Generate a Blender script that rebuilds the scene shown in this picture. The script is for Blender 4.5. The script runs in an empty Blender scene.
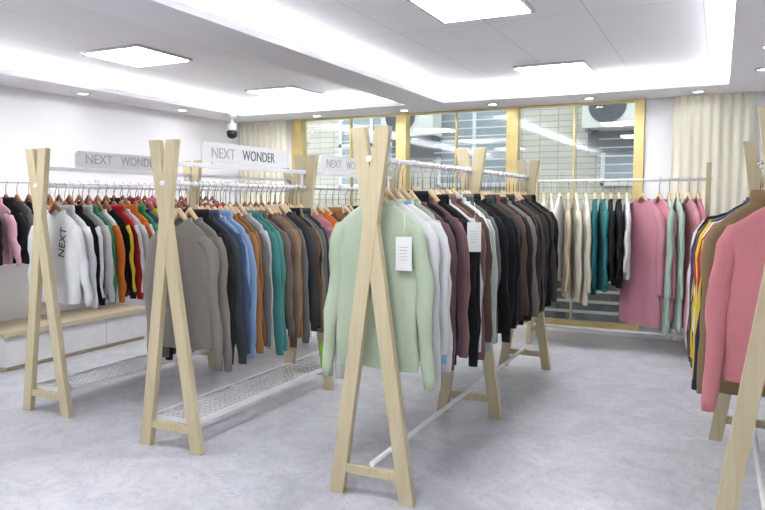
import bpy, math, random
from mathutils import Vector
random.seed(7)
S=bpy.context.scene
S.view_settings.view_transform='Standard'
S.view_settings.look='None'
S.view_settings.exposure=1.33

# ---------------------------------------------------------------- materials
def lin(c):
    out=[]
    for v in c[:3]:
        v=v/255.0
        out.append(v/12.92 if v<=0.04045 else ((v+0.055)/1.055)**2.4)
    return (out[0],out[1],out[2],1.0)
def newmat(name):
    m=bpy.data.materials.new(name); m.use_nodes=True
    nt=m.node_tree; b=nt.nodes['Principled BSDF']
    return m,nt,b
def simple(name,rgb,rough=0.5,metal=0.0,var=0.04,scale=8.0):
    m,nt,b=newmat(name)
    n=nt.nodes.new('ShaderNodeTexNoise'); n.inputs['Scale'].default_value=scale
    tc=nt.nodes.new('ShaderNodeTexCoord'); nt.links.new(tc.outputs['Object'],n.inputs['Vector'])
    r=nt.nodes.new('ShaderNodeValToRGB')
    c=lin(rgb)
    r.color_ramp.elements[0].position=0.3; r.color_ramp.elements[1].position=0.7
    r.color_ramp.elements[0].color=(c[0]*(1-var),c[1]*(1-var),c[2]*(1-var),1)
    r.color_ramp.elements[1].color=(min(1,c[0]*(1+var)),min(1,c[1]*(1+var)),min(1,c[2]*(1+var)),1)
    nt.links.new(n.outputs['Fac'],r.inputs['Fac']); nt.links.new(r.outputs['Color'],b.inputs['Base Color'])
    b.inputs['Roughness'].default_value=rough; b.inputs['Metallic'].default_value=metal
    return m
FAB={}
FS=0.76
def fabric(rgb):
    k=tuple(rgb)
    if k in FAB: return FAB[k]
    m,nt,b=newmat('knit_%d_%d_%d'%k)
    tc=nt.nodes.new('ShaderNodeTexCoord')
    mp=nt.nodes.new('ShaderNodeMapping'); mp.inputs['Scale'].default_value=(1,1,0.35)
    nt.links.new(tc.outputs['Object'],mp.inputs['Vector'])
    n=nt.nodes.new('ShaderNodeTexNoise'); n.inputs['Scale'].default_value=9; n.inputs['Detail'].default_value=4
    nt.links.new(mp.outputs['Vector'],n.inputs['Vector'])
    n2=nt.nodes.new('ShaderNodeTexNoise'); n2.inputs['Scale'].default_value=260
    nt.links.new(tc.outputs['Object'],n2.inputs['Vector'])
    ad=nt.nodes.new('ShaderNodeMath'); ad.operation='MULTIPLY_ADD'; ad.inputs[1].default_value=0.5
    nt.links.new(n2.outputs['Fac'],ad.inputs[0]); 
    h=nt.nodes.new('ShaderNodeMath'); h.operation='MULTIPLY'; h.inputs[1].default_value=0.5
    nt.links.new(n.outputs['Fac'],h.inputs[0]); nt.links.new(h.outputs[0],ad.inputs[2])
    r=nt.nodes.new('ShaderNodeValToRGB'); c=[q*FS for q in lin(rgb)[:3]]; v=0.13
    r.color_ramp.elements[0].position=0.3; r.color_ramp.elements[1].position=0.7
    r.color_ramp.elements[0].color=(c[0]*(1-v),c[1]*(1-v),c[2]*(1-v),1)
    r.color_ramp.elements[1].color=(min(1,c[0]*(1+v)),min(1,c[1]*(1+v)),min(1,c[2]*(1+v)),1)
    nt.links.new(ad.outputs[0],r.inputs['Fac']); nt.links.new(r.outputs['Color'],b.inputs['Base Color'])
    bp=nt.nodes.new('ShaderNodeBump'); bp.inputs['Strength'].default_value=0.25; bp.inputs['Distance'].default_value=0.003
    nt.links.new(n2.outputs['Fac'],bp.inputs['Height']); nt.links.new(bp.outputs['Normal'],b.inputs['Normal'])
    b.inputs['Roughness'].default_value=0.9
    b.inputs['Sheen Weight'].default_value=0.05
    b.inputs['Specular IOR Level'].default_value=0.2
    FAB[k]=m; return m
def emis(name,rgb,st):
    m,nt,b=newmat(name)
    b.inputs['Base Color'].default_value=lin(rgb)
    b.inputs['Emission Color'].default_value=lin(rgb); b.inputs['Emission Strength'].default_value=st
    return m
def wood(name,c1,c2,stretch=(14,14,0.9),s=1.0):
    m,nt,b=newmat(name)
    tc=nt.nodes.new('ShaderNodeTexCoord')
    mp=nt.nodes.new('ShaderNodeMapping'); mp.inputs['Scale'].default_value=stretch
    nt.links.new(tc.outputs['Object'],mp.inputs['Vector'])
    n=nt.nodes.new('ShaderNodeTexNoise'); n.inputs['Scale'].default_value=3; n.inputs['Detail'].default_value=6; n.inputs['Distortion'].default_value=0.6
    nt.links.new(mp.outputs['Vector'],n.inputs['Vector'])
    r=nt.nodes.new('ShaderNodeValToRGB')
    r.color_ramp.elements[0].position=0.32; r.color_ramp.elements[1].position=0.62
    a,d=lin(c1),lin(c2)
    r.color_ramp.elements[0].color=(a[0]*s,a[1]*s,a[2]*s,1); r.color_ramp.elements[1].color=(d[0]*s,d[1]*s,d[2]*s,1)
    nt.links.new(n.outputs['Fac'],r.inputs['Fac']); nt.links.new(r.outputs['Color'],b.inputs['Base Color'])
    b.inputs['Roughness'].default_value=0.5
    return m
M_PINE=wood('pine_wood',(216,200,160),(226,213,178),s=0.70)
M_HANG=wood('hanger_wood',(215,185,142),(232,206,168),s=0.75)
M_HANGD=wood('hanger_wood_dark',(135,88,55),(165,112,72),s=0.75)
M_CABWOOD=wood('cabinet_wood',(220,202,168),(232,218,188),(14,0.9,14),s=0.72)
M_WHITE=simple('white_powder_coat',(225,225,228),0.35)
M_CHROME=simple('hook_metal',(200,200,205),0.25,0.9)
M_WALL=simple('wall_paint',(246,246,249),0.7,0,0.01,3)
M_GOLD=simple('gold_frame',(218,198,138),0.3,0.7,0.06)
M_CARD=simple('tag_card',(222,223,223),0.5)
M_INK=simple('ink_dark_grey',(90,92,96),0.6)
M_INKG=simple('ink_grey',(172,176,181),0.6)
M_BLACK=simple('black_plastic',(20,20,22),0.4)
M_LIME=simple('lime_tag',(140,195,45),0.5)
M_CABW=simple('cabinet_white',(225,225,226),0.4)

# floor
M_FLOOR,nt,b=newmat('floor_marbled_vinyl')
tc=nt.nodes.new('ShaderNodeTexCoord')
n1=nt.nodes.new('ShaderNodeTexNoise'); n1.inputs['Scale'].default_value=3.2; n1.inputs['Detail'].default_value=12; n1.inputs['Roughness'].default_value=0.78; n1.inputs['Distortion'].default_value=0.8
nt.links.new(tc.outputs['Object'],n1.inputs['Vector'])
r1=nt.nodes.new('ShaderNodeValToRGB')
r1.color_ramp.elements[0].position=0.36; r1.color_ramp.elements[0].color=lin((168,170,179))
r1.color_ramp.elements[1].position=0.60; r1.color_ramp.elements[1].color=lin((198,199,206))
nt.links.new(n1.outputs['Fac'],r1.inputs['Fac'])
n2=nt.nodes.new('ShaderNodeTexNoise'); n2.inputs['Scale'].default_value=8; n2.inputs['Detail'].default_value=10; n2.inputs['Distortion'].default_value=1.6
nt.links.new(tc.outputs['Object'],n2.inputs['Vector'])
r2=nt.nodes.new('ShaderNodeValToRGB'); e=r2.color_ramp.elements
e[0].position=0.475; e[0].color=(0,0,0,1); e[1].position=0.525; e[1].color=(0,0,0,1)
x=e.new(0.5); x.color=(0.7,0.7,0.7,1)
nt.links.new(n2.outputs['Fac'],r2.inputs['Fac'])
mx=nt.nodes.new('ShaderNodeMix'); mx.data_type='RGBA'
nt.links.new(r2.outputs['Color'],mx.inputs[0]); nt.links.new(r1.outputs['Color'],mx.inputs[6]); mx.inputs[7].default_value=lin((158,161,171))
nt.links.new(mx.outputs[2],b.inputs['Base Color']); b.inputs['Roughness'].default_value=0.32

# ceiling with seams
M_CEIL,nt,b=newmat('ceiling_panels')
tc=nt.nodes.new('ShaderNodeTexCoord')
mp=nt.nodes.new('ShaderNodeMapping'); mp.inputs['Rotation'].default_value=(0,0,math.pi/2); mp.inputs['Location'].default_value=(0.35,0.12,0)
nt.links.new(tc.outputs['Object'],mp.inputs['Vector'])
br=nt.nodes.new('ShaderNodeTexBrick'); br.offset=0.0; br.inputs['Scale'].default_value=1.0
br.inputs['Brick Width'].default_value=2.0; br.inputs['Row Height'].default_value=0.62; br.inputs['Mortar Size'].default_value=0.004; br.inputs['Mortar Smooth'].default_value=0.2
br.inputs['Color1'].default_value=lin((236,236,238)); br.inputs['Color2'].default_value=lin((233,233,236)); br.inputs['Mortar'].default_value=lin((208,208,212))
nt.links.new(mp.outputs['Vector'],br.inputs['Vector']); nt.links.new(br.outputs['Color'],b.inputs['Base Color']); b.inputs['Roughness'].default_value=0.6
M_SOFFIT=simple('soffit_paint',(240,240,243),0.7,0,0.01,2)

M_PANEL=emis('light_panel',(255,255,255),12)
M_COVE=emis('cove_led',(250,252,255),10)
M_DOWN=emis('downlight_lamp',(255,255,255),12)

# glass
M_GLASS=bpy.data.materials.new('window_glass'); M_GLASS.use_nodes=True
nt=M_GLASS.node_tree; nt.nodes.clear()
o=nt.nodes.new('ShaderNodeOutputMaterial'); t=nt.nodes.new('ShaderNodeBsdfTransparent'); g=nt.nodes.new('ShaderNodeBsdfGlossy')
g.inputs['Roughness'].default_value=0.02; g.inputs['Color'].default_value=(1,1,1,1); t.inputs['Color'].default_value=(0.92,0.95,0.94,1)
f=nt.nodes.new('ShaderNodeFresnel'); f.inputs['IOR'].default_value=1.5
mxs=nt.nodes.new('ShaderNodeMixShader'); ma=nt.nodes.new('ShaderNodeMath'); ma.operation='ADD'; ma.inputs[1].default_value=0.03
nt.links.new(f.outputs[0],ma.inputs[0]); nt.links.new(ma.outputs[0],mxs.inputs[0]); nt.links.new(t.outputs[0],mxs.inputs[1]); nt.links.new(g.outputs[0],mxs.inputs[2]); nt.links.new(mxs.outputs[0],o.inputs[0])

# curtain (translucent)
M_CURT,nt,b=newmat('curtain_cream')
b.inputs['Roughness'].default_value=0.85
w=nt.nodes.new('ShaderNodeTexNoise'); w.inputs['Scale'].default_value=6
r=nt.nodes.new('ShaderNodeValToRGB'); r.color_ramp.elements[0].color=lin((250,246,226)); r.color_ramp.elements[1].color=lin((253,251,238))
nt.links.new(w.outputs['Fac'],r.inputs['Fac']); nt.links.new(r.outputs['Color'],b.inputs['Base Color'])
tr=nt.nodes.new('ShaderNodeBsdfTranslucent'); tr.inputs['Color'].default_value=lin((253,248,228))
ms=nt.nodes.new('ShaderNodeMixShader'); ms.inputs[0].default_value=0.2
nt.links.new(b.outputs[0],ms.inputs[1]); nt.links.new(tr.outputs[0],ms.inputs[2]); nt.links.new(ms.outputs[0],nt.nodes['Material Output'].inputs[0])

# facade
M_FAC,nt,b=newmat('facade_tiles')
tc=nt.nodes.new('ShaderNodeTexCoord')
mp=nt.nodes.new('ShaderNodeMapping'); mp.inputs['Rotation'].default_value=(math.pi/2,0,0)
nt.links.new(tc.outputs['Object'],mp.inputs['Vector'])
br=nt.nodes.new('ShaderNodeTexBrick'); br.inputs['Scale'].default_value=1.0; br.offset=0
br.inputs['Brick Width'].default_value=0.26; br.inputs['Row Height'].default_value=0.085; br.inputs['Mortar Size'].default_value=0.006
br.inputs['Color1'].default_value=lin((200,195,180)); br.inputs['Color2'].default_value=lin((186,181,168)); br.inputs['Mortar'].default_value=lin((145,142,134))
nt.links.new(mp.outputs['Vector'],br.inputs['Vector']); nt.links.new(br.outputs['Color'],b.inputs['Base Color']); b.inputs['Roughness'].default_value=0.7

# ---------------------------------------------------------------- mesh builder
class MB:
    def __init__(s): s.v=[]; s.f=[]; s.m=[]; s.sm=[]; s.mats=[]
    def mi(s,mat):
        if mat not in s.mats: s.mats.append(mat)
        return s.mats.index(mat)
    def face(s,idx,mat,smooth=False):
        s.f.append(idx); s.m.append(s.mi(mat)); s.sm.append(smooth)
    def hexa(s,p,mat):
        b=len(s.v); s.v+= [tuple(q) for q in p]
        for q in ((3,2,1,0),(4,5,6,7),(0,1,5,4),(1,2,6,5),(2,3,7,6),(3,0,4,7)):
            s.face([b+i for i in q],mat)
    def box(s,x0,x1,y0,y1,z0,z1,mat):
        s.hexa([(x0,y0,z0),(x1,y0,z0),(x1,y1,z0),(x0,y1,z0),(x0,y0,z1),(x1,y0,z1),(x1,y1,z1),(x0,y1,z1)],mat)
    def loft(s,rings,mat,smooth=True,closed=True,cap0=False,cap1=False,matf=None):
        b=len(s.v); n=len(rings[0])
        for r in rings: s.v+=[tuple(p) for p in r]
        for i in range(len(rings)-1):
            for j in range(n if closed else n-1):
                k=(j+1)%n
                m=matf(i,j) if matf else mat
                s.face([b+i*n+j,b+i*n+k,b+(i+1)*n+k,b+(i+1)*n+j],m,smooth)
        if cap0: s.face([b+j for j in reversed(range(n))],mat)
        if cap1: s.face([b+(len(rings)-1)*n+j for j in range(n)],mat)
    def tube(s,pts,r,mat,n=8,caps=True):
        pts=[Vector(p) for p in pts]; rings=[]
        prev=None
        for i,p in enumerate(pts):
            t=(pts[min(i+1,len(pts)-1)]-pts[max(i-1,0)]).normalized()
            if prev is None:
                a=Vector((0,0,1)) if abs(t.z)<0.9 else Vector((1,0,0))
                u=t.cross(a).normalized()
            else:
                u=(prev-t*prev.dot(t)).normalized()
            prev=u; w=t.cross(u)
            rr=r[i] if isinstance(r,(list,tuple)) else r
            rings.append([p+u*rr*math.cos(2*math.pi*j/n)+w*rr*math.sin(2*math.pi*j/n) for j in range(n)])
        s.loft(rings,mat,True,True,caps,caps)
    def obj(s,name,parent=None,bevel=0):
        me=bpy.data.meshes.new(name); me.from_pydata(s.v,[],s.f)
        for m in s.mats: me.materials.append(m)
        me.polygons.foreach_set('material_index',s.m); me.polygons.foreach_set('use_smooth',s.sm); me.update()
        ob=bpy.data.objects.new(name,me); S.collection.objects.link(ob)
        if parent: ob.parent=parent
        if bevel:
            bv=ob.modifiers.new('bevel','BEVEL'); bv.width=bevel; bv.segments=2; bv.limit_method='ANGLE'
        return ob
def empty(name):
    e=bpy.data.objects.new(name,None); S.collection.objects.link(e); e.empty_display_size=0.1; return e

# ---------------------------------------------------------------- room
XL,XR,YB,YF=-5.5,0.75,7.2,-3.0
ZS,ZC=2.32,2.47
m=MB(); m.box(XL,XR,YF,YB+0.12,-0.1,0,M_FLOOR); m.obj('floor')
m=MB(); m.box(XL-0.12,XL,YF,YB+0.12,-0.1,ZC+0.1,M_WALL); m.obj('wall_left')
m=MB(); m.box(XR,XR+0.12,YF,YB+0.12,-0.1,ZC+0.1,M_WALL); m.obj('wall_right')
m=MB(); m.box(XL,XR,YF-0.12,YF,-0.1,ZC+0.1,M_WALL); m.obj('wall_front')
WX0,WX1=-4.7,-0.67
m=MB()
m.box(XL,WX0,YB,YB+0.12,0,ZC,M_WALL); m.box(WX1,XR,YB,YB+0.12,0,ZC,M_WALL)
m.box(WX0,WX1,YB,YB+0.12,ZS,ZC,M_WALL); m.box(WX0,WX1,YB,YB+0.12,0,0.05,M_WALL)
m.obj('wall_back')
m=MB()
m.box(XL,XR,YF,YB+0.12,ZC,ZC+0.1,M_CEIL)
L=0.14; LT=0.045
TX0,TX1=-5.0,-2.92
RX0,RX1=-2.52,0.04
TY0,TY1=-2.5,6.6
def lip(x0,x1,y0,y1): m.box(x0,x1,y0,y1,ZS,ZS+LT,M_SOFFIT)
def full(x0,x1,y0,y1): m.box(x0,x1,y0,y1,ZS,ZC,M_SOFFIT)
full(XL,TX0-L,YF,YB); lip(TX0-L,TX0,TY0,TY1+L)
full(TX1,RX0-L,TY0,TY1+L); lip(RX0-L,RX0,TY0,TY1+L)
full(RX1+L,XR,YF,YB); lip(RX1,RX1+L,TY0,TY1+L)
full(TX0-L,RX1+L,TY1+L,YB); full(TX0-L,RX1+L,YF,TY0)
lip(TX0,TX1,TY1,TY1+L); lip(RX0,RX1,TY1,TY1+L)
m.obj('ceiling')
m=MB()
zc0,zc1=ZS+LT,ZS+LT+0.012
m.box(TX0-L+0.02,TX0-L+0.05,TY0+.1,TY1,zc0,zc1,M_COVE)
m.box(TX0,TX1,TY1+L-0.05,TY1+L-0.02,zc0,zc1,M_COVE)
m.box(RX0-L+0.02,RX0-L+0.05,TY0+.1,TY1,zc0,zc1,M_COVE)
m.box(RX0,RX1,TY1+L-0.05,TY1+L-0.02,zc0,zc1,M_COVE)
m.box(RX1+L-0.05,RX1+L-0.02,TY0+.1,TY1,zc0,zc1,M_COVE)
m.obj('cove_light_strip')
for cx,cys in ((-4.08,(6.12,4.10,1.98,-0.2)),(-1.30,(6.08,3.86,1.70,-0.4))):
    for cy in cys:
        m=MB(); h=0.29
        m.box(cx-h,cx+h,cy-h,cy+h,ZC-0.022,ZC-0.001,M_CHROME)
        m.box(cx-h+.025,cx+h-.025,cy-h+.025,cy+h-.025,ZC-0.026,ZC-0.0225,M_PANEL)
        m.obj('ceiling_light_panel')
def downlight(x,y):
    m=MB(); n=20
    def ring(r,z): return [(x+r*math.cos(2*math.pi*j/n),y+r*math.sin(2*math.pi*j/n),z) for j in range(n)]
    m.loft([ring(.062,ZS),ring(.062,ZS-.006),ring(.045,ZS-.008),ring(.042,ZS-.002)],M_CHROME,False)
    m.v+=ring(.042,ZS-.003); k=len(m.v)-n
    m.face([k+j for j in reversed(range(n))],M_DOWN)
    m.obj('recessed_downlight')
for x,y in [(-5.25,2.4),(-5.25,4.6),(-5.25,5.9),(-4.2,6.95),(-3.1,6.95),(-2.1,6.9),(-1.15,6.9),(-0.2,6.9),(.26,5.95),(.26,5.1),(.26,4.2),(.26,3.2)]:
    downlight(x,y)
m=MB()
m.box(XL,XL+0.012,YF,YB,0,0.07,M_WHITE); m.obj('baseboard_left')
# window
win=empty('window_1')
m=MB()
for cx,w in ((-4.62,.14),(-3.24,.12),(-1.97,.12),(-0.72,.09)):
    m.box(cx-w/2,cx+w/2,YB-0.03,YB+0.09,0.05,ZS,M_GOLD)
BAYS=((-4.55,-3.30),(-3.18,-2.03),(-1.91,-.765))
for a,bb in BAYS:
    m.box(a,bb,YB-0.01,YB+0.07,0.05,0.12,M_GOLD)
    m.box(a,bb,YB-0.01,YB+0.07,ZS-.02,ZS,M_GOLD)
m.obj('gold_frame',win)
m=MB()
for a,bb in BAYS:
    m.box(a,bb,YB+0.03,YB+0.036,0.12,ZS-.02,M_GLASS)
m.obj('glass',win)
m=MB()
for cx in (-3.9,-2.6,-1.34):
    m.box(cx-.007,cx+.007,YB+0.0,YB+0.06,0.12,ZS-.02,M_GOLD)
m.obj('mullions',win)
def curtain(x0,x1,y,name):
    m=MB(); rings=[]
    n=int((x1-x0)/0.008)
    for z in (2.315,2.0,1.6,1.2,.8,.4,.02):
        rings.append([(x0+(x1-x0)*j/n, y+0.015*math.sin(j*0.62+0.25*math.sin(z*3))+.008*math.sin(j*.21+z),z) for j in range(n+1)])
    m.loft(rings,M_CURT,True,False); m.obj(name)
curtain(-5.42,-4.74,7.12,'curtain'); curtain(-0.42,0.26,7.12,'curtain')

# exterior
M_DARK=simple('outside_dark_panel',(70,76,84),0.5)
M_DGLASS=simple('outside_window_glass',(150,160,165),0.3)
M_AC=simple('ac_casing',(205,205,198),0.5)
M_CONC=simple('outside_concrete',(180,180,178),0.8)
fac=empty('neighbouring_building')
m=MB(); m.box(-11,4,10.0,10.3,-0.1,6,M_FAC)
m.box(-11,4,9.9,10.0,1.2,1.3,M_CONC); m.box(-11,4,9.9,10.0,2.95,3.1,M_CONC)
m.obj('tiled_wall',fac)
m=MB()
for cx in (-7.0,-5.0,-3.3,-0.9):
    m.box(cx-.55,cx+.55,9.95,9.99,1.6,2.8,M_DGLASS)
    for xx in (-.58,-.02,.55): m.box(cx+xx,cx+xx+.05,9.92,9.98,1.55,2.85,M_WHITE)
    for zz in (1.55,2.2,2.8): m.box(cx-.58,cx+.6,9.92,9.98,zz,zz+.05,M_WHITE)
    for k in range(11): m.tube([(cx-.6,9.85,1.6+k*.115),(cx+.6,9.85,1.6+k*.115)],.008,M_WHITE,5)
m.obj('facade_windows',fac)
m=MB(); m.box(-6,1.5,8.2,8.26,-0.1,0.85,M_DARK)
for k in range(7): m.box(-6,1.5,8.17,8.2,.05+k*.12,.08+k*.12,M_CONC)
m.obj('boundary_wall')
m=MB(); m.box(-12,5,YB+.12,10.4,-.2,-.1,M_CONC); m.obj('ground_outside')
def ac(x,z):
    m=MB(); m.box(x-.42,x+.42,9.5,9.85,z,z+.58,M_AC)
    n=24
    for rr in (.06,.12,.18,.235):
        m.tube([(x-.1+rr*math.cos(a*2*math.pi/n),9.49,z+.29+rr*math.sin(a*2*math.pi/n)) for a in range(n+1)],.006,M_INK,5)
    m.v+=[(x-.1+.24*math.cos(a*2*math.pi/n),9.497,z+.29+.24*math.sin(a*2*math.pi/n)) for a in range(n)]
    m.face([len(m.v)-n+j for j in range(n)],M_DARK)
    m.box(x-.38,x-.34,9.5,9.9,z-.05,z,M_INK); m.box(x+.34,x+.38,9.5,9.9,z-.05,z,M_INK)
    m.box(x-.4,x+.4,9.86,9.9,z-.3,z,M_INK)
    m.obj('air_conditioner_unit',fac)
ac(-1.25,2.3); ac(-4.2,2.3)

# ---------------------------------------------------------------- racks
def leg(m,cx,cy,side,scale,yo,axis='x'):
    ht=1.668; hw=0.035; th=0.019
    ob=side*0.176; ot=-side*0.060
    def P(o,t,z):
        return (cx+o,cy+t,z) if axis=='x' else (cx+t,cy+o,z)
    pts=[]
    for z,o in ((0,ob),(ht,ot)):
        pts+= [P(o-hw,-th+yo,z),P(o+hw,-th+yo,z),P(o+hw,th+yo,z),P(o-hw,th+yo,z)]
    if axis!='x':
        pts=[pts[i] for i in (0,3,2,1,4,7,6,5)]
    m.hexa(pts,M_PINE)
def aframe(name,cx,cy,parent,axis='x'):
    m=MB(); leg(m,cx,cy,1,1,0.0015,axis); leg(m,cx,cy,-1,1,-0.0015,axis)
    if axis=='x': m.box(cx-.158,cx+.158,cy-.014,cy+.014,.10,.145,M_PINE)
    else: m.box(cx-.014,cx+.014,cy-.158,cy+.158,.10,.145,M_PINE)
    return m.obj(name,parent,0.003)
def sign(rack,x,y0,y1,z0,z1,i,ink2=M_INK):
    m=MB(); r=0.035; pts=[]
    for cy,cz,a0 in ((y1-r,z0+0.0,None),(y1-r,z1-r,0),(y0+r,z1-r,90)):
        if a0 is None: pts.append((y1,z0)); continue
        for k in range(7):
            a=math.radians(a0+k*15); pts.append((cy+r*math.cos(a),cz+r*math.sin(a)))
    pts.append((y0,z0))
    n=len(pts); 
    m.loft([[(x-.004,p[0],p[1]) for p in pts],[(x+.004,p[0],p[1]) for p in pts]],M_WHITE,False,True,True,True)
    for yy in (y0+.1,y1-.1): m.box(x-.006,x+.006,yy-.01,yy+.01,z0-.03,z0+.01,M_WHITE)
    m.obj('sign_board_%d'%i,rack)
    for txt,mat,ys,wd in (('NEXT',M_INKG,y0+.08,.27),('WONDER',ink2,y0+.38,.43)):
        cu=bpy.data.curves.new('lettering','FONT'); cu.body=txt; cu.size=0.088; cu.extrude=0.001
        cu.materials.append(mat)
        ob=bpy.data.objects.new('lettering',cu); S.collection.objects.link(ob)
        ob.rotation_euler=(math.pi/2,0,math.pi/2); ob.location=(x+.0055,ys*(1) ,z0+.03)
        bpy.context.view_layer.update()
        w=ob.dimensions.x
        sc=(y1-y0-.1)/(0.88-.0)*wd*0.92/ (w if w>0 else .3)
        ob.scale=(sc,1,1)
        ob.location.y=y0+(ys-y0)*(y1-y0)/0.88
        ob.parent=rack
def rack_y(x,ys,shelf=False,zr=1.53,topbeam=False,signs=()):
    e=empty('clothing_rack')
    for i,y in enumerate(ys): aframe('a_frame_%d'%(i+1),x,y,e)
    m=MB()
    m.tube([(x,ys[0]-.03,zr),(x,ys[-1]+.03,zr)],.013,M_WHITE,12)
    if topbeam:
        m.box(x-.012,x+.012,ys[0]+.02,ys[-1]-.02,1.535,1.56,M_WHITE)
        for a,bb in zip(ys[:-1],ys[1:]):
            for yy in (a+.06,bb-.06): m.box(x-.008,x+.008,yy-.008,yy+.008,zr,1.536,M_WHITE)
    if not shelf:
        m.tube([(x,ys[0]-.0,.158),(x,ys[-1]+.0,.158)],.014,M_WHITE,12)
    m.obj('rails',e)
    if shelf:
        m=MB(); w=.15
        for a,bb in zip(ys[:-1],ys[1:]):
            a+=.02; bb-=.02; z=.155
            for xx in (x-w,x+w): m.box(xx-.01,xx+.01,a,bb,z-.012,z+.012,M_WHITE)
            for yy in (a+.01,bb-.01,(a+bb)/2): m.box(x-w,x+w,yy-.009,yy+.009,z-.012,z+.009,M_WHITE)
            k=int((bb-a)/.045)
            for i in range(k): 
                yy=a+(i+.5)*(bb-a)/k; m.tube([(x-w,yy,z),(x+w,yy,z)],.0034,M_WHITE,5)
            for i in range(1,8):
                xx=x-w+2*w*i/8; m.tube([(xx,a,z-.003),(xx,bb,z-.003)],.0034,M_WHITE,5)
        m.obj('wire_shelf',e)
    for i,(a,bb,z0,z1,ink) in enumerate(signs): sign(e,x,a,bb,z0,z1,i+1,ink)
    return e
XA,XB,XC,XE=-1.378,-2.645,-3.80,0.20
rack_y(XA,[2.74,4.10,5.50])
rb=rack_y(XB,[2.83,4.23,5.65],True,1.44,True,[(3.12,3.98,1.565,1.685,M_INK),(4.42,5.32,1.565,1.685,M_INKG)])
rc=rack_y(XC,[2.97,4.37,5.80],True,1.44,True,[(3.24,4.14,1.565,1.675,M_INKG)])
rack_y(XE,[2.72,4.28])
m=MB(); m.box(XB+.16,XB+.163,4.13,4.20,.26,.36,M_LIME); m.box(XB+.158,XB+.162,4.15,4.18,.17,.26,M_LIME); m.obj('lime_label',rb)
YD=6.6; DX=-.07
e=empty('clothing_rack')
for i,xx in enumerate((-1.50+DX,-0.02+DX)): aframe('a_frame_%d'%(i+1),xx,YD,e,'y')
m=MB(); m.tube([(-1.53+DX,YD,1.53),(.01+DX,YD,1.53)],.013,M_WHITE,12); m.tube([(-1.5+DX,YD,.158),(-.02+DX,YD,.158)],.014,M_WHITE,12)
m.obj('rails',e)
XW=-5.12
e=empty('wall_hanging_rail')
m=MB(); m.tube([(XW,2.0,1.50),(XW,6.4,1.50)],.013,M_WHITE,12)
for yy in (2.1,3.5,4.95,6.3): m.tube([(XL+.003,yy,1.50),(XW,yy,1.50)],.01,M_WHITE,8); m.box(XL+.001,XL+.012,yy-.03,yy+.03,1.45,1.55,M_WHITE)
m.obj('rail',e)
e=empty('low_display_cabinet')
m=MB(); m.box(XL+.02,-5.0,3.55,5.05,0.035,.275,M_CABW); m.obj('body',e,0.004)
m=MB(); m.box(XL+.015,-4.98,3.53,5.07,.276,.315,M_CABWOOD); m.box(XL+.04,-5.02,3.57,5.03,0,.034,M_CABWOOD); m.obj('wood_top_and_plinth',e,0.003)
m=MB()
for a in (4.05,4.55): m.box(-5.0,-4.998,a-.002,a+.002,.04,.27,M_INKG)
m.obj('drawer_gaps',e)

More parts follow.
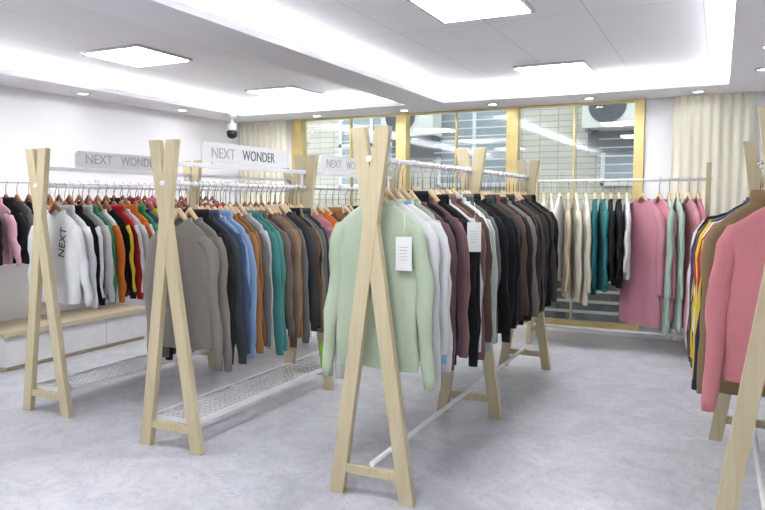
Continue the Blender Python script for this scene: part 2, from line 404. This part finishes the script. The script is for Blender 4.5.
# ---------------------------------------------------------------- garments
def garment(m,cx,cy,zr,ang,rgb,W=.215,L=.70,sl=.72,T=.028,drop=.19,splay=.03,neck='crew',sleeve=True,srgb=None,stripe=None,hd=False,rng=random,hem=None,skirt=0.0,fold=1.0):
    mat=fabric(rgb); smat=fabric(srgb) if srgb else mat
    hmat=fabric(hem) if hem else mat
    ca,sa=math.cos(ang),math.sin(ang)
    z0=zr-drop
    def P(u,v,z): return (cx+u*ca-v*sa, cy+u*sa+v*ca, z0+z)
    p1,p2,p3=rng.uniform(0,6.28),rng.uniform(0,6.28),rng.uniform(0,6.28)
    N=32
    prof=[(.0,.078,.75),(-.012,.092,.8),(-.034,.128,.8),(-.060,.163,.82),(-.090,W*.93,.85),(-.13,W,.92),(-.18,W*1.0,1.0)]
    k=9
    for i in range(1,k+1):
        t=i/k; prof.append((-.18-(L-.18-.05)*t, W*(1-.04*math.sin(math.pi*t))+skirt*t, 1+.2*t))
    prof+= [(-L+.035,W*.985+skirt,1.05),(-L,W*.96+skirt,1.0)]
    rings=[]
    for z,w,tt in prof:
        dep=min(1,max(0,-z/L)); row=[]
        for j in range(N):
            a=2*math.pi*j/N; c,s_=math.cos(a),math.sin(a)
            u=w*math.copysign(abs(c)**.8,c); v=T*tt*math.copysign(abs(s_)**.75,s_)
            x=u/W
            fl=fold*(.014*dep*math.sin(3.1*x+p1+dep*1.5)+.008*dep*math.sin(7.3*x+p2+1.7*dep)+.004*math.sin(9*x*dep+p3+dep*9)*dep)
            v+=fl+ .004*math.sin(a*5+p3+z*14)*min(1,dep*3)
            u+= .006*math.sin(z*9+p2)*dep
            dz=0
            if z>-.05: 
                dz=-(.045 if neck=='crew' else (.15 if neck=='v' else 0.0))*max(0,-s_)**2*(1+z/.05)*(1-abs(c))
            row.append(P(u,v,z+dz))
        rings.append(row)
    nr=len(rings)
    def mf(i,j):
        return hmat if i>=nr-2 else mat
    m.loft(rings,mat,True,True,matf=mf)
    ch={'crew':.014,'v':.010,'turtle':.045}[neck]
    col=[]
    for zz,ww,tt in ((-.006,.084,1.0),(ch*.5,.084,1.0),(ch,.079,.95),(ch*.9,.072,.85),(-.02,.070,.8)):
        row=[]
        for j in range(N):
            a=2*math.pi*j/N; c,s_=math.cos(a),math.sin(a)
            dz=-(.045 if neck=='crew' else (.15 if neck=='v' else 0.0))*max(0,-s_)**2*(1-abs(c))
            row.append(P(ww*math.copysign(abs(c)**.8,c),T*.85*tt*math.copysign(abs(s_)**.75,s_),zz+dz))
        col.append(row)
    m.loft(col,hmat if hem else mat,True)
    if sleeve:
        for sd in (-1,1):
            sp=splay*(1+rng.uniform(-.3,.3)); vv=rng.uniform(-.016,.016); slx=sl*(1+rng.uniform(-.03,.03))
            path=[(W*.68,-.108),(W*.85,-.122),(W*.96,-.17),(W*1.01,-.25)]
            K=8
            wob=rng.uniform(-.012,.012)
            for i in range(1,K+1):
                t=i/K; path.append((W*1.01+sp*t+wob*math.sin(t*4+p1), -.25-(slx-.25)*t))
            rad=[.040,.052,.054,.053]+[.052-.016*(i/K) for i in range(1,K)]+[.033]
            rr=[]; n=16
            for i,(u,z) in enumerate(path):
                a,bq=path[max(0,i-1)],path[min(len(path)-1,i+1)]
                tx,tz=bq[0]-a[0],bq[1]-a[1]; ln=math.hypot(tx,tz); tx/=ln; tz/=ln
                nx,nz=-tz,tx
                row=[]
                d=i/len(path)
                for j in range(n):
                    th=2*math.pi*j/n
                    r=rad[i]*(1+.10*math.sin(2*th+p1+i*1.1)+.09*math.sin(3*th+p2-i*1.9)*min(1,i/3))
                    o=r*math.cos(th)*.84; q=r*math.sin(th)*.44+vv*d+.006*math.sin(i*1.2+p3)
                    row.append(P(sd*(u+o*nx),q,z+o*nz))
                rr.append(row)
            u,z=path[-1]; row=[]
            for j in range(n):
                th=2*math.pi*j/n; row.append(P(sd*(u+.031*math.cos(th)*.8),.031*math.sin(th)*.46+vv+.006*math.sin(11*1.2+p3),z-.045))
            rr.append(row)
            cm=hmat if hem else smat
            nn=len(rr)
            st=fabric(stripe) if stripe else None
            m.loft(rr,smat,True,True,False,True,matf=lambda i,j:(cm if i>=nn-2 else (st if st and (j in (0,1,15,14) ) and i>0 else smat)))
    hm=M_HANGD if hd else M_HANG
    pts=[P(u,0,.056-.168*(abs(u)/.19)**.8) for u in [-.165,-.13,-.09,-.045,-.02,0,.02,.045,.09,.13,.165]]
    m.tube(pts,[.007,.008,.010,.013,.015,.016,.015,.013,.010,.008,.007],hm,8)
    R=.019
    hp=[P(0,0,.05),P(0,0,drop-.045),P(.006,0,drop-.03)]
    for k in range(9):
        a=math.radians(-50+k*30); hp.append(P(R*math.cos(a),0,drop-.0+R*math.sin(a)-.002))
    m.tube(hp,.0028,M_CHROME,5)
def tagcard(m,x,y,z,ang,w=.075,h=.15):
    ca,sa=math.cos(ang),math.sin(ang)
    def P(u,v,zz): return (x+u*ca-v*sa,y+u*sa+v*ca,z+zz)
    m.hexa([P(-w/2,-.001,-h),P(w/2,-.001,-h),P(w/2,.001,-h),P(-w/2,.001,-h),P(-w/2,-.001,0),P(w/2,-.001,0),P(w/2,.001,0),P(-w/2,.001,0)],M_CARD)
    for k in range(5):
        a=-h*.30-k*.014
        m.hexa([P(-w*.3,-.0022,a-.003),P(w*(.3-.07*(k%3)),-.0022,a-.003),P(w*(.3-.07*(k%3)),-.0012,a-.003),P(-w*.3,-.0012,a-.003),P(-w*.3,-.0022,a),P(w*(.3-.07*(k%3)),-.0022,a),P(w*(.3-.07*(k%3)),-.0012,a),P(-w*.3,-.0012,a)],M_INKG)
    m.tube([P(0,0,0),P(.005,.0,.05),P(0,.005,.10)],.0012,M_CARD,4)

MINT=(190,205,180); WHT=(230,232,234); SAGE=(176,192,170); BLK=(30,31,34); MAUVE=(120,92,98); CHAR=(64,66,70); BRN=(102,82,72)
GRYB=(182,196,206); LGRY=(188,189,190); TAUPE=(138,132,126); NAVY=(70,90,120); LBLU=(140,170,208); CAMEL=(168,120,72); GRY=(114,116,118); TEAL=(80,144,142)
DTEAL=(30,105,112); PINK=(216,150,166); CORAL=(220,142,150); CREAM=(226,220,202); BEI=(196,182,160); RED=(196,46,48); ORG=(232,124,50); YEL=(228,200,60); GRN=(66,146,96); HOT=(232,120,160)

m=MB(); garment(m,XA-.022,2.845,1.53,0.0,MINT,W=.212,L=.755,sl=.80,T=.026,drop=.195,splay=.045,rng=random.Random(3),fold=.8)
m.obj('mint_knit_sweater')
m=MB(); tagcard(m,-1.245,2.79,1.19,.05); m.obj('price_tag')
m=MB(); garment(m,XB-.012,2.945,1.44,0.03,TAUPE,W=.205,L=.70,sl=.76,T=.026,drop=.20,splay=.02,rng=random.Random(5),neck='crew',fold=.8)
m.obj('taupe_knit_sweater')

def row_y(name,x,ys,zr,cols,seed,**kw):
    rng=random.Random(seed); m=MB()
    for y,c in zip(ys,cols):
        k=dict(W=.198+rng.uniform(-.012,.02),L=.72+rng.uniform(-.05,.05),sl=.74+rng.uniform(-.04,.06),T=.02,drop=.19+rng.uniform(-.012,.012),splay=.02+rng.uniform(-.01,.02),neck=rng.choice(['crew','crew','crew','turtle']),rng=rng)
        k.update(kw)
        if isinstance(c,dict): c=dict(c); rgb=c.pop('c'); k.update(c)
        else: rgb=c
        garment(m,x+rng.uniform(-.01,.01),y,zr,rng.uniform(-.08,.08),rgb,**k)
    return m.obj(name)
colsA=[dict(c=WHT,W=.215),dict(c=WHT,hem=(150,200,225),W=.225),WHT,SAGE,MAUVE,BLK,MAUVE,(150,118,120),BLK,BLK,WHT,(134,108,104),BRN,GRYB,WHT,(196,212,200),GRY,BLK,BLK]
ys=[2.905+i*(4.04-2.905)/(len(colsA)-1) for i in range(len(colsA))]
row_y('hanging_sweaters',XA,ys,1.53,colsA,11)
colsA2=[BLK,BLK,CHAR,BLK,BRN,BLK,(60,52,50),TAUPE,BLK,CHAR,BLK,BRN,CHAR,BLK,BLK,(90,80,72),BLK,BLK]
ys=[4.17+i*(5.43-4.17)/(len(colsA2)-1) for i in range(len(colsA2))]
row_y('hanging_sweaters',XA,ys,1.53,colsA2,12,L=.82,sl=.72,W=.215)
m=MB(); tagcard(m,-1.11,3.36,1.24,.25,.07,.15); m.obj('price_tag')
colsB=[TAUPE,BLK,CHAR,NAVY,LBLU,LBLU,CAMEL,(150,104,62),GRY,LGRY,TEAL,TEAL,(122,112,104),BRN,(146,128,108),CAMEL,GRY,CHAR,BRN,BLK,(150,140,120),GRY,CHAR]
ys=[3.01+i*(4.16-3.01)/(len(colsB)-1) for i in range(len(colsB))]
row_y('hanging_sweaters',XB,ys,1.44,colsB,13,L=.72)
colsB2=[PINK,ORG,BRN,CAMEL,GRY,CORAL,TAUPE,BLK,RED,GRY,CAMEL,NAVY,TAUPE,WHT]
ys=[4.32+i*(5.55-4.32)/(len(colsB2)-1) for i in range(len(colsB2))]
row_y('hanging_sweaters',XB,ys,1.44,colsB2,14,L=.60,sl=.6)
colsC=[WHT,dict(c=WHT,srgb=WHT),dict(c=BLK,stripe=WHT),(205,205,208),GRN,dict(c=WHT,srgb=ORG),dict(c=BLK,stripe=YEL),dict(c=RED,stripe=WHT),WHT,dict(c=ORG,stripe=WHT),GRN,NAVY,dict(c=YEL,srgb=BLK),RED,BLK,WHT,(140,50,60),BLK,ORG]
ys=[3.09+i*(4.28-3.09)/(len(colsC)-1) for i in range(len(colsC))]
row_y('hanging_sweatshirts',XC,ys,1.44,colsC,15,L=.58,sl=.56,W=.20,drop=.165,hd=True)
cu=bpy.data.curves.new('printed_lettering','FONT'); cu.body='NEXT'; cu.size=0.075; cu.extrude=0.001; cu.align_x='CENTER'
cu.materials.append(M_BLACK)
ob=bpy.data.objects.new('printed_lettering',cu); S.collection.objects.link(ob)
ob.rotation_euler=(math.pi/2,math.radians(-80),0); ob.location=(XC+.10,3.062,1.08); ob.parent=rc
colsC2=[BLK,GRY,RED,WHT,NAVY,TEAL,BLK,YEL,GRY,RED,CHAR,WHT,BLK,GRN]
ys=[4.46+i*(5.7-4.46)/(len(colsC2)-1) for i in range(len(colsC2))]
row_y('hanging_sweatshirts',XC,ys,1.44,colsC2,16,L=.60,sl=.58,W=.20,drop=.17,hd=True)
rr=random.Random(4)
pal=[BLK,HOT,BLK,(230,180,195),GRY,BLK,WHT,HOT,RED,NAVY,BLK,WHT,YEL,GRN,RED,BLK,ORG,(120,40,50),BLK,TEAL]
colsW=[BLK,GRY,WHT,BLK,HOT,(230,180,195),BLK,GRY,BLK,RED,WHT,BLK,BLK,(230,180,195),BLK,GRY,BLK]+[rr.choice(pal) for _ in range(23)]
colsW=[dict(c=c,hem=rr.choice([WHT,BLK,YEL,RED])) if rr.random()<.3 else c for c in colsW]
ys=[2.3+i*(6.2-2.3)/(len(colsW)-1) for i in range(len(colsW))]
row_y('hanging_childrens_clothes',XW,ys,1.50,colsW,17,L=.48,sl=.44,W=.17,drop=.17,hd=True)
# right rack
m=MB(); garment(m,XE+.055,3.10,1.53,-.02,CORAL,W=.225,L=.72,sl=.82,T=.03,drop=.19,splay=.045,rng=random.Random(8),fold=.8)
m.obj('coral_pink_sweater')
colsE=[dict(c=(150,128,96)),dict(c=(44,52,88),stripe=YEL),RED,dict(c=WHT),dict(c=NAVY,stripe=YEL),(178,60,70),dict(c=(60,66,110),stripe=WHT),BRN,(200,180,90),BLK,(90,60,110),WHT,PINK]
for i,c in enumerate(colsE):
    if not isinstance(c,dict): c=dict(c=c)
    c=dict(c); c['W']=.208+.0065*i; colsE[i]=c
ys=[3.20+i*(4.2-3.20)/(len(colsE)-1) for i in range(len(colsE))]
row_y('hanging_sweaters',XE,ys,1.53,colsE,18,L=.80,sl=.76)
rng=random.Random(21); m=MB()
it=[(-1.43,CREAM,.74,.1),(-1.36,CREAM,.8,.2),(-1.28,WHT,.74,-.1),(-1.20,BEI,.9,.15),(-1.13,CREAM,.92,.25),(-1.04,CREAM,.95,.2),(-.96,DTEAL,.85,.1),(-.89,(50,128,130),.82,.2),(-.82,BLK,.72,.1),(-.75,BLK,.78,.15),(-.68,WHT,.7,.1),(-.55,PINK,1.12,.9),(-.41,(222,150,165),1.05,.6),(-.33,(180,205,190),1.15,.1),(-.26,(190,212,198),1.12,.15),(-.17,(224,160,168),1.12,.35),(-.10,(216,140,155),1.08,.2)]
for x,c,L_,dr in it:
    garment(m,x+DX,YD,1.53,-math.pi/2+dr+.1,c,W=.20,L=L_,sl=min(.78,L_*.85),T=.024,drop=.18,splay=.02,rng=rng,skirt=.02 if L_>1 else 0)
m.obj('hanging_dresses_and_tops')

# security camera
e=empty('security_camera')
m=MB(); n=20; cx,cy=-5.02,6.45
def ring(r,z,x=cx,y=cy): return [(x+r*math.cos(2*math.pi*j/n),y+r*math.sin(2*math.pi*j/n),z) for j in range(n)]
m.loft([ring(.05,ZS),ring(.05,ZS-.03),ring(.02,ZS-.04),ring(.02,ZS-.09),ring(.055,ZS-.11),ring(.06,ZS-.17),ring(.05,ZS-.18)],M_WHITE,True,True,True,True)
m.obj('mount',e)
m=MB(); m.loft([ring(.05,ZS-.18),ring(.06,ZS-.20),ring(.055,ZS-.245),ring(.025,ZS-.27)],M_BLACK,True,True,True,True); m.obj('lens_dome',e)

# ---------------------------------------------------------------- world
w=bpy.data.worlds.new('world'); S.world=w; w.use_nodes=True
nt=w.node_tree; bg=nt.nodes['Background']
sky=nt.nodes.new('ShaderNodeTexSky'); sky.sky_type='HOSEK_WILKIE'; sky.turbidity=6; sky.sun_direction=(0.3,-0.3,0.9)
mix=nt.nodes.new('ShaderNodeMix'); mix.data_type='RGBA'; mix.inputs[0].default_value=0.8
nt.links.new(sky.outputs[0],mix.inputs[6]); mix.inputs[7].default_value=(0.9,0.95,1,1)
nt.links.new(mix.outputs[2],bg.inputs['Color']); bg.inputs['Strength'].default_value=1.4

# ---------------------------------------------------------------- camera
cam=bpy.data.cameras.new('camera'); co=bpy.data.objects.new('camera',cam); S.collection.objects.link(co)
cam.sensor_width=36; cam.lens=695/765*36; cam.clip_start=0.05
co.location=(0,0,1.35); co.rotation_euler=(math.pi/2-math.radians(4.5),0,math.radians(25.8))
S.camera=co
